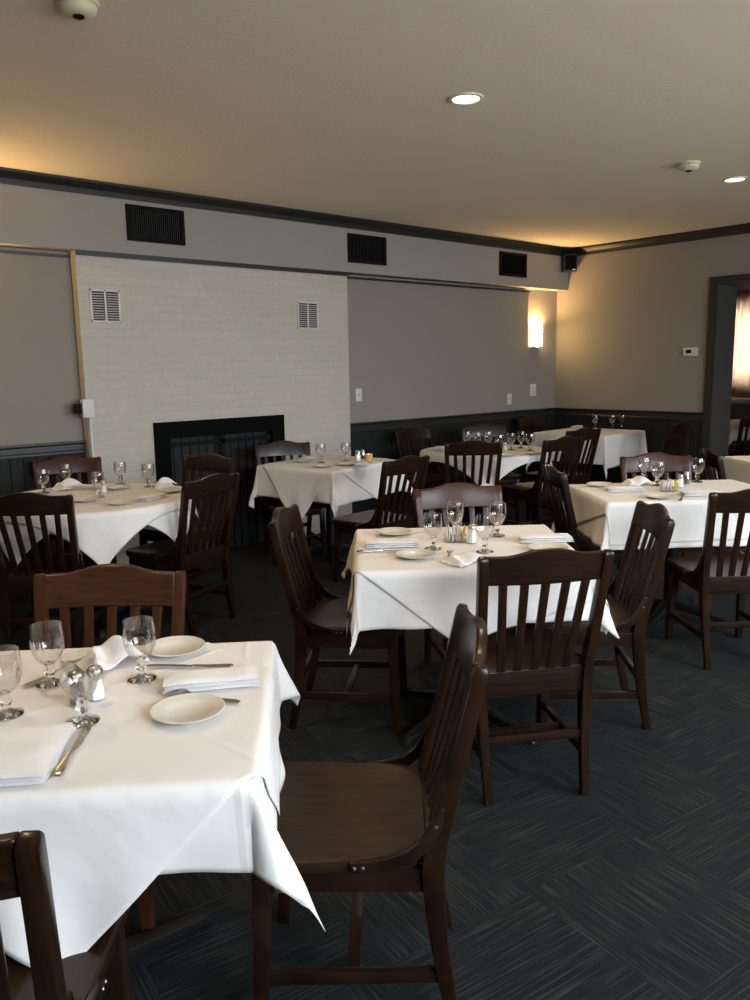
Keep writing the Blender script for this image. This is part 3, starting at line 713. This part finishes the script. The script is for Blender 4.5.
def make_napkin():
    m = MB(); nx, ny = 14, 8; L_, W_ = 0.205, 0.105
    def pil(l, w, z0, h, dx=0, dy=0, sd=0):
        vs = []; 
        for s in (0, 1):
            for j in range(ny+1):
                for i in range(nx+1):
                    u, v = 2*i/nx-1, 2*j/ny-1; e = (1-u**6)*(1-v**6)
                    zz = z0+h*0.5+(h*0.5*e+0.001 if s else -h*0.5*e-0.0)+0.0012*math.sin(u*5+sd)*e
                    vs.append((dx+u*l/2, dy+v*w/2+0.002*math.sin(u*4+sd), zz))
        K = (nx+1)*(ny+1); fs = []
        for s in (0, 1):
            for j in range(ny):
                for i in range(nx): a = s*K+j*(nx+1)+i; fs.append((a, a+1, a+nx+2, a+nx+1))
        rim = [i for i in range(nx+1)]+[j*(nx+1)+nx for j in range(1, ny+1)]+[ny*(nx+1)+i for i in range(nx-1, -1, -1)]+[j*(nx+1) for j in range(ny-1, 0, -1)]
        for a, c in zip(rim, rim[1:]+rim[:1]): fs.append((a, c, K+c, K+a))
        m.add(vs, fs)
    pil(L_, W_, 0.0, 0.008, 0, 0, 0); pil(L_*0.98, W_*0.96, 0.0085, 0.008, 0.002, 0.002, 1.5); pil(L_*0.97, W_*0.97, 0.017, 0.009, -0.002, 0.0, 3)
    r = m.build('folded_napkin', M['napkin'], smooth=True); tag(r, '', 'napkin'); return r
NK = Proto(make_napkin)
def make_peak():      # folded napkin dropped so that it stands in a soft wave
    m = MB(); nx, ny = 26, 12; L_, W_ = 0.15, 0.10; vs = []
    def zf(u, v):
        return 0.052*math.exp(-((u-0.35+0.12*v)/0.42)**2)+0.030*math.exp(-((u+0.55-0.2*v)/0.28)**2)+0.004*math.sin(3*v+2*u)
    for s_ in (0, 1):
        for j in range(ny+1):
            for i in range(nx+1):
                u, v = 2*i/nx-1, 2*j/ny-1; e = (1-abs(u)**5)*(1-abs(v)**5)
                fold = 0.012*math.cos(2.5*u)
                vs.append((u*L_/2, v*W_/2*(1-0.18*math.sin(u*2.2+0.5))+fold, 0.001+zf(u, v)*(0.25+0.75*(1-abs(v)**3*0.7))+(0.006+0.004*e if s_ else 0)))
    K = (nx+1)*(ny+1); fs = []
    for s_ in (0, 1):
        for j in range(ny):
            for i in range(nx): a = s_*K+j*(nx+1)+i; fs.append((a, a+1, a+nx+2, a+nx+1))
    rim = [i for i in range(nx+1)]+[j*(nx+1)+nx for j in range(1, ny+1)]+[ny*(nx+1)+i for i in range(nx-1, -1, -1)]+[j*(nx+1) for j in range(ny-1, 0, -1)]
    for a, c in zip(rim, rim[1:]+rim[:1]): fs.append((a, c, K+c, K+a))
    m.add(vs, fs); r = m.build('loose_napkin', M['napkin'], smooth=True); tag(r, '', 'napkin'); return r
PK = Proto(make_peak)
def extrude_outline(m, pts, z, th, zf=None):
    """flat outline in xy, thickness th, height profile zf(x)"""
    zf = zf or (lambda x: 0)
    n = len(pts); m.add([(x, y, z+zf(x)) for x, y in pts]+[(x, y, z+th+zf(x)) for x, y in pts], [tuple(range(n))[::-1], tuple(range(n, 2*n))]+[(i, (i+1) % n, n+(i+1) % n, n+i) for i in range(n)])
def make_knife():
    r = empty('table_knife', (0, 0, 0), 0, '', 'knife')
    m = MB(); P = [(0.0, -0.0045, 0.006), (-0.02, 0, 0.006)]
    m.sweep([(x, 0, 0.006+0.001*math.sin(x*30)) for x in (0.0, -0.012, -0.03, -0.055, -0.08, -0.098, -0.105)], [0.008, 0.011, 0.012, 0.014, 0.018, 0.019, 0.012], [0.006, 0.007, 0.007, 0.008, 0.009, 0.009, 0.005], side=(0, 1, 0)); m.build('handle', M['silver'], r, bevel=0.0025)
    m = MB(); extrude_outline(m, [(0, -0.006), (0.02, -0.009), (0.09, -0.010), (0.112, -0.006), (0.120, 0.003), (0.115, 0.006), (0, 0.006)], 0.004, 0.002); m.build('blade', M['silver'], r)
    return r
KN = Proto(make_knife)
def make_fork():
    r = empty('table_fork', (0, 0, 0), 0, '', 'fork')
    zf = lambda x: 0.002+0.010*max(0, 1-abs(x-0.035)/0.05)
    up = [(-0.11, 0.006), (-0.095, 0.0105), (-0.07, 0.008), (-0.03, 0.004), (0.01, 0.0035), (0.022, 0.006), (0.032, 0.012), (0.044, 0.0125)]
    m = MB()
    for (x0, w0), (x1, w1) in zip(up, up[1:]):
        m.add([(x0, -w0, zf(x0)), (x0, w0, zf(x0)), (x1, w1, zf(x1)), (x1, -w1, zf(x1)), (x0, -w0, zf(x0)+0.0025), (x0, w0, zf(x0)+0.0025), (x1, w1, zf(x1)+0.0025), (x1, -w1, zf(x1)+0.0025)], [(0, 1, 2, 3), (7, 6, 5, 4), (0, 3, 7, 4), (1, 5, 6, 2), (0, 4, 5, 1), (3, 2, 6, 7)])
    m.build('handle', M['silver'], r)
    for k in range(4):
        y = -0.0105+k*0.007; MB().sweep([(0.043, y, zf(0.043)+0.001), (0.06, y, zf(0.06)), (0.08, y, zf(0.08)+0.001), (0.092, y, 0.007)], 0.0032, 0.002, side=(0, 1, 0)).build('tine', M['silver'], r)
    return r
FK = Proto(make_fork)
def make_shaker(fill):
    def f():
        r = empty('salt_shaker' if fill == 'salt' else 'pepper_shaker', (0, 0, 0), 0, '', 'shaker')
        MB().lathe([(0.019, 0.0), (0.021, 0.002), (0.020, 0.03), (0.016, 0.056), (0.015, 0.060)], 8).build('glass_body', M['glass'], r)
        MB().lathe([(0.0165, 0.003), (0.0180, 0.004), (0.0170, 0.030), (0.0145, 0.048)], 8).build('contents', M[fill], r)
        MB().lathe([(0.0170, 0.058), (0.0180, 0.060), (0.0180, 0.070), (0.0140, 0.077), (0.006, 0.080)], 18).build('cap', M['silver'], r, smooth=True)
        return r
    return f
SA = Proto(make_shaker('salt')); PE = Proto(make_shaker('pepper'))
def make_caddy():
    r = empty('sugar_caddy', (0, 0, 0), 0, '', 'caddy')
    m = MB().span((-0.045, -0.032, 0), (0.045, 0.032, 0.004))
    for s in (-1, 1): m.span((-0.045, s*0.031-0.0015, 0), (0.045, s*0.031+0.0015, 0.030)).span((s*0.044-0.0015, -0.032, 0), (s*0.044+0.0015, 0.032, 0.030))
    m.build('holder', M['glass'], r)
    rnd = random.Random(3)
    for k in range(9):
        x = -0.036+k*0.009; mt = 'yellow' if k in (7, 8) else ('pink' if k % 3 == 1 else 'napkin')
        MB().box((x, 0, 0.034+rnd.uniform(-0.003, 0.005)), (0.003, 0.050, 0.058), Matrix.Rotation(rnd.uniform(-0.35, 0.35), 3, 'Y')).build('sugar_packet', M[mt], r, bevel=0.001)
    return r
CD = Proto(make_caddy)
def make_candle():
    r = empty('votive_candle', (0, 0, 0), 0, '', 'candle')
    MB().lathe([(0.024, 0.0), (0.027, 0.004), (0.030, 0.055), (0.028, 0.055), (0.025, 0.008), (0.001, 0.006)], 20, cap=False).build('glass_cup', M['amber'], r, smooth=True)
    MB().lathe([(0.020, 0.008), (0.020, 0.030)], 16).build('wax', M['salt'], r)
    MB().lathe([(0.002, 0.031), (0.006, 0.037), (0.005, 0.044), (0.001, 0.056)], 12).build('flame', M['flame'], r, smooth=True)
    return r
CN = Proto(make_candle)

def T(p, px, py): q = at(px, py, SURF); return (q.x, q.y, SURF)
def ang(T_, d=0): return math.radians(T_[2]+d)
tn1, tn2, tn3, tn6, tn8, tn4, tn5 = 'nearest table', 'middle table', 'right-hand table', 'fireplace table', 'left round table', 'back round table', 'corner table'
# --- nearest table
for px, py, lab in [(7, 715, 'water goblet at the left edge of the photo on the nearest table'), (51, 684, 'water goblet at the back left of the nearest table beside the wavy napkin'),
                    (83, 722, 'water goblet in front of the shakers on the nearest table, above the knife'), (142, 679, 'water goblet beside the far plate on the nearest table')]:
    GB.put(T(T1, px, py), 0, 'clear glass '+lab, 'glass', 'goblets on the nearest table')
PE.put(T(T1, 78, 704), 0, 'pepper shaker seen through the goblet on the nearest table', 'shaker')
SA.put(T(T1, 97, 699), 0, 'salt shaker with steel cap on the nearest table', 'shaker')
PL.put(T(T1, 175, 651), 0, 'cream bread plate at the far edge of the nearest table', 'plate', 'plates on the nearest table')
PL.put(T(T1, 188, 714), 0, 'cream bread plate in front of the folded napkin on the nearest table', 'plate', 'plates on the nearest table')
NK.put(T(T1, 212, 684), ang(T1, 6), 'folded white napkin lying between the two plates on the nearest table', 'napkin', 'folded napkins on the nearest table').scale = (1.08, 0.85, 1.0)
o = NK.put(T(T1, 18, 758), ang(T1, 92), 'large folded white napkin at the lower left of the nearest table', 'napkin', 'folded napkins on the nearest table'); o.scale = (1.12, 1.55, 0.8)
PK.put(T(T1, 112, 664), ang(T1, 35), 'white napkin dropped in a loose wave behind the shakers on the nearest table', 'napkin')
q = at(74, 752, SURF); KN.put((q.x, q.y, SURF), ang(T1, 90), 'steel table knife right of the large napkin on the nearest table', 'knife')
q = at(192, 668, SURF); KN.put((q.x, q.y, SURF), ang(T1, 171), 'steel table knife behind the folded napkin on the nearest table', 'knife')
q = at(196, 698, SURF); FK.put((q.x, q.y, SURF), ang(T1, 157), 'steel fork between napkin and plate on the nearest table', 'fork')
q = at(60, 672, SURF); FK.put((q.x, q.y, SURF), ang(T1, 60), 'steel fork behind the back-left goblet on the nearest table', 'fork')
# --- middle table
for px, py, lab in [(433, 549, 'left goblet of four on the middle table, between the plates'), (455, 535, 'far goblet of four on the middle table, behind the sugar packets'),
                    (485, 552, 'near goblet of four on the middle table, right of the shaker'), (497, 536, 'right-hand goblet of four on the middle table')]:
    GB.put(T(T2, px, py), 0, 'clear glass water '+lab, 'glass', 'goblets on the middle table')
CD.put(T(T2, 455, 541), ang(T2), 'sugar caddy with upright packets at the centre of the middle table', 'caddy')
SA.put(T(T2, 472, 543), 0, 'salt shaker beside the yellow packets on the middle table', 'shaker')
PL.put(T(T2, 394, 534), 0, 'cream bread plate at the far left of the middle table', 'plate', 'plates on the middle table')
PL.put(T(T2, 416, 557), 0, 'cream bread plate at the near left of the middle table', 'plate', 'plates on the middle table')
PL.put(T(T2, 548, 550), 0, 'cream bread plate at the right of the middle table behind the chair back', 'plate', 'plates on the middle table')
NK.put(T(T2, 393, 546), ang(T2, 0), 'folded white napkin at the left edge of the middle table between two plates', 'napkin', 'napkins on the middle table')
NK.put(T(T2, 545, 541), ang(T2, 0), 'folded white napkin at the right of the middle table', 'napkin', 'napkins on the middle table')
PK.put(T(T2, 466, 562), ang(T2, 30), 'white napkin in low folds at the near side of the middle table', 'napkin').scale = (1.1, 1.1, 0.5)
q = at(383, 552, SURF); KN.put((q.x, q.y, SURF), ang(T2, 2), 'steel knife along the near edge of the left napkin on the middle table', 'knife')
q = at(449, 557, SURF); FK.put((q.x, q.y, SURF), ang(T2, 80), 'steel fork at the front of the middle table', 'fork')
# --- right-hand table
for px, py, lab in [(643, 481, 'left goblet at the back of the right-hand table'), (657, 486, 'goblet left of the shakers on the right-hand table'), (697, 482, 'rightmost goblet on the right-hand table, right of the shakers')]:
    GB.put(T(T3, px, py), 0, 'clear glass water '+lab, 'glass', 'goblets on the right-hand table')
SA.put(T(T3, 680, 487), 0, 'salt shaker on the right-hand table', 'shaker')
PE.put(T(T3, 686, 484), 0, 'pepper shaker on the right-hand table', 'shaker')
CD.put(T(T3, 668, 491), ang(T3), 'sugar caddy on the right-hand table', 'caddy')
PK.put(T(T3, 637, 485), ang(T3, 10), 'white napkin in a loose wave beside the goblets of the right-hand table', 'napkin').scale = (1.2, 1.1, 0.8)
NK.put(T(T3, 625, 491), ang(T3, -5), 'folded white napkin at the left of the right-hand table', 'napkin')
PL.put(T(T3, 660, 498), 0, 'cream bread plate at the near side of the right-hand table', 'plate')
PL.put(T(T3, 600, 486), 0, 'cream bread plate at the far left corner of the right-hand table', 'plate')
o = NK.put(T(T3, 700, 495), ang(T3, 0), 'folded white napkin at the near right of the right-hand table', 'napkin')
q = at(682, 498, SURF); FK.put((q.x, q.y, SURF), ang(T3, 60), 'steel fork right of the near plate on the right-hand table', 'fork')
# --- fireplace table
for px, py, lab in [(321, 463, 'left goblet on the fireplace table'), (346, 461, 'right goblet on the fireplace table, beside the shaker')]:
    GB.put(T(T6, px, py), 0, 'clear glass water '+lab, 'glass', 'goblets on the fireplace table')
SA.put(T(T6, 358, 461), 0, 'salt shaker beside the candle on the fireplace table', 'shaker').scale = (1.3, 1.3, 1.1)
PE.put(T(T6, 363, 459), 0, 'pepper shaker behind the candle on the fireplace table', 'shaker')
CN.put(T(T6, 369, 461), 0, 'small lit votive candle in an amber cup on the fireplace table', 'candle')
for px, py, lab in [(324, 467, 'near left'), (347, 465, 'middle'), (303, 462, 'far left')]:
    PL.put(T(T6, px, py), 0, 'cream bread plate at the '+lab+' of the fireplace table', 'plate', 'plates on the fireplace table')
NK.put(T(T6, 362, 466), ang(T6, 30), 'folded napkin at the right of the fireplace table', 'napkin')
NK.put(T(T6, 308, 460), ang(T6, 20), 'folded napkin at the far side of the fireplace table', 'napkin')
# --- left round table
for px, py, lab in [(44, 493, 'leftmost goblet on the left round table'), (67, 487, 'goblet behind the wavy napkin on the left round table'), (99, 497, 'near goblet at the centre of the left round table'), (121, 484, 'far goblet of the left round table before the brick'), (149, 487, 'rightmost goblet on the left round table')]:
    GB.put(T(T8, px, py), 0, 'clear glass water '+lab, 'glass', 'goblets on the left round table')
PK.put(T(T8, 68, 489), 0.4, 'white napkin in a loose wave at the back left of the left round table', 'napkin').scale = (1.3, 1.1, 1.0)
PK.put(T(T8, 166, 487), 0.9, 'white napkin in a loose wave at the right of the left round table', 'napkin').scale = (1.2, 1, 0.9)
for px, py, lab in [(85, 501, 'near left'), (120, 504, 'near'), (118, 489, 'far'), (170, 492, 'right')]:
    PL.put(T(T8, px, py), 0, 'cream bread plate at the '+lab+' side of the left round table', 'plate', 'plates on the left round table')
NK.put(T(T8, 152, 499), 0.5, 'folded napkin at the near right of the left round table', 'napkin')
NK.put(T(T8, 88, 489), 2.2, 'folded napkin at the back of the left round table', 'napkin')
SA.put(T(T8, 104, 493), 0, 'salt shaker at the centre of the left round table', 'shaker')
# --- back round table
for px, py, lab in [(467, 448, 'far left goblet'), (477, 449, 'second goblet from the left'), (488, 448, 'third goblet from the left'), (499, 452, 'middle near goblet'), (511, 450, 'third goblet from the right'), (521, 448, 'second goblet from the right'), (530, 451, 'rightmost goblet')]:
    GB.put(T(T4, px, py), 0, 'clear glass, '+lab+' on the back round table', 'glass', 'goblets on the back round table')
SA.put(T(T4, 505, 451), 0, 'salt shaker among the goblets of the back round table', 'shaker')
NK.put(T(T4, 440, 450), 0.7, 'folded napkin at the left of the back round table', 'napkin')
PL.put(T(T4, 535, 454), 0, 'cream bread plate at the right of the back round table', 'plate')
PL.put(T(T4, 508, 456), 0, 'cream bread plate at the near side of the back round table', 'plate')
# --- corner table
for px, py, lab in [(595, 428, 'left goblet'), (612, 428, 'middle goblet'), (622, 428, 'right goblet')]:
    GB.put(T(T5, px, py), 0, 'clear glass, '+lab+' on the corner table', 'glass', 'goblets on the corner table')
NK.put(T(T5, 577, 428), 0.3, 'folded napkin at the left of the corner table', 'napkin')
PL.put(T(T5, 640, 428), 0, 'cream bread plate at the right of the corner table', 'plate')
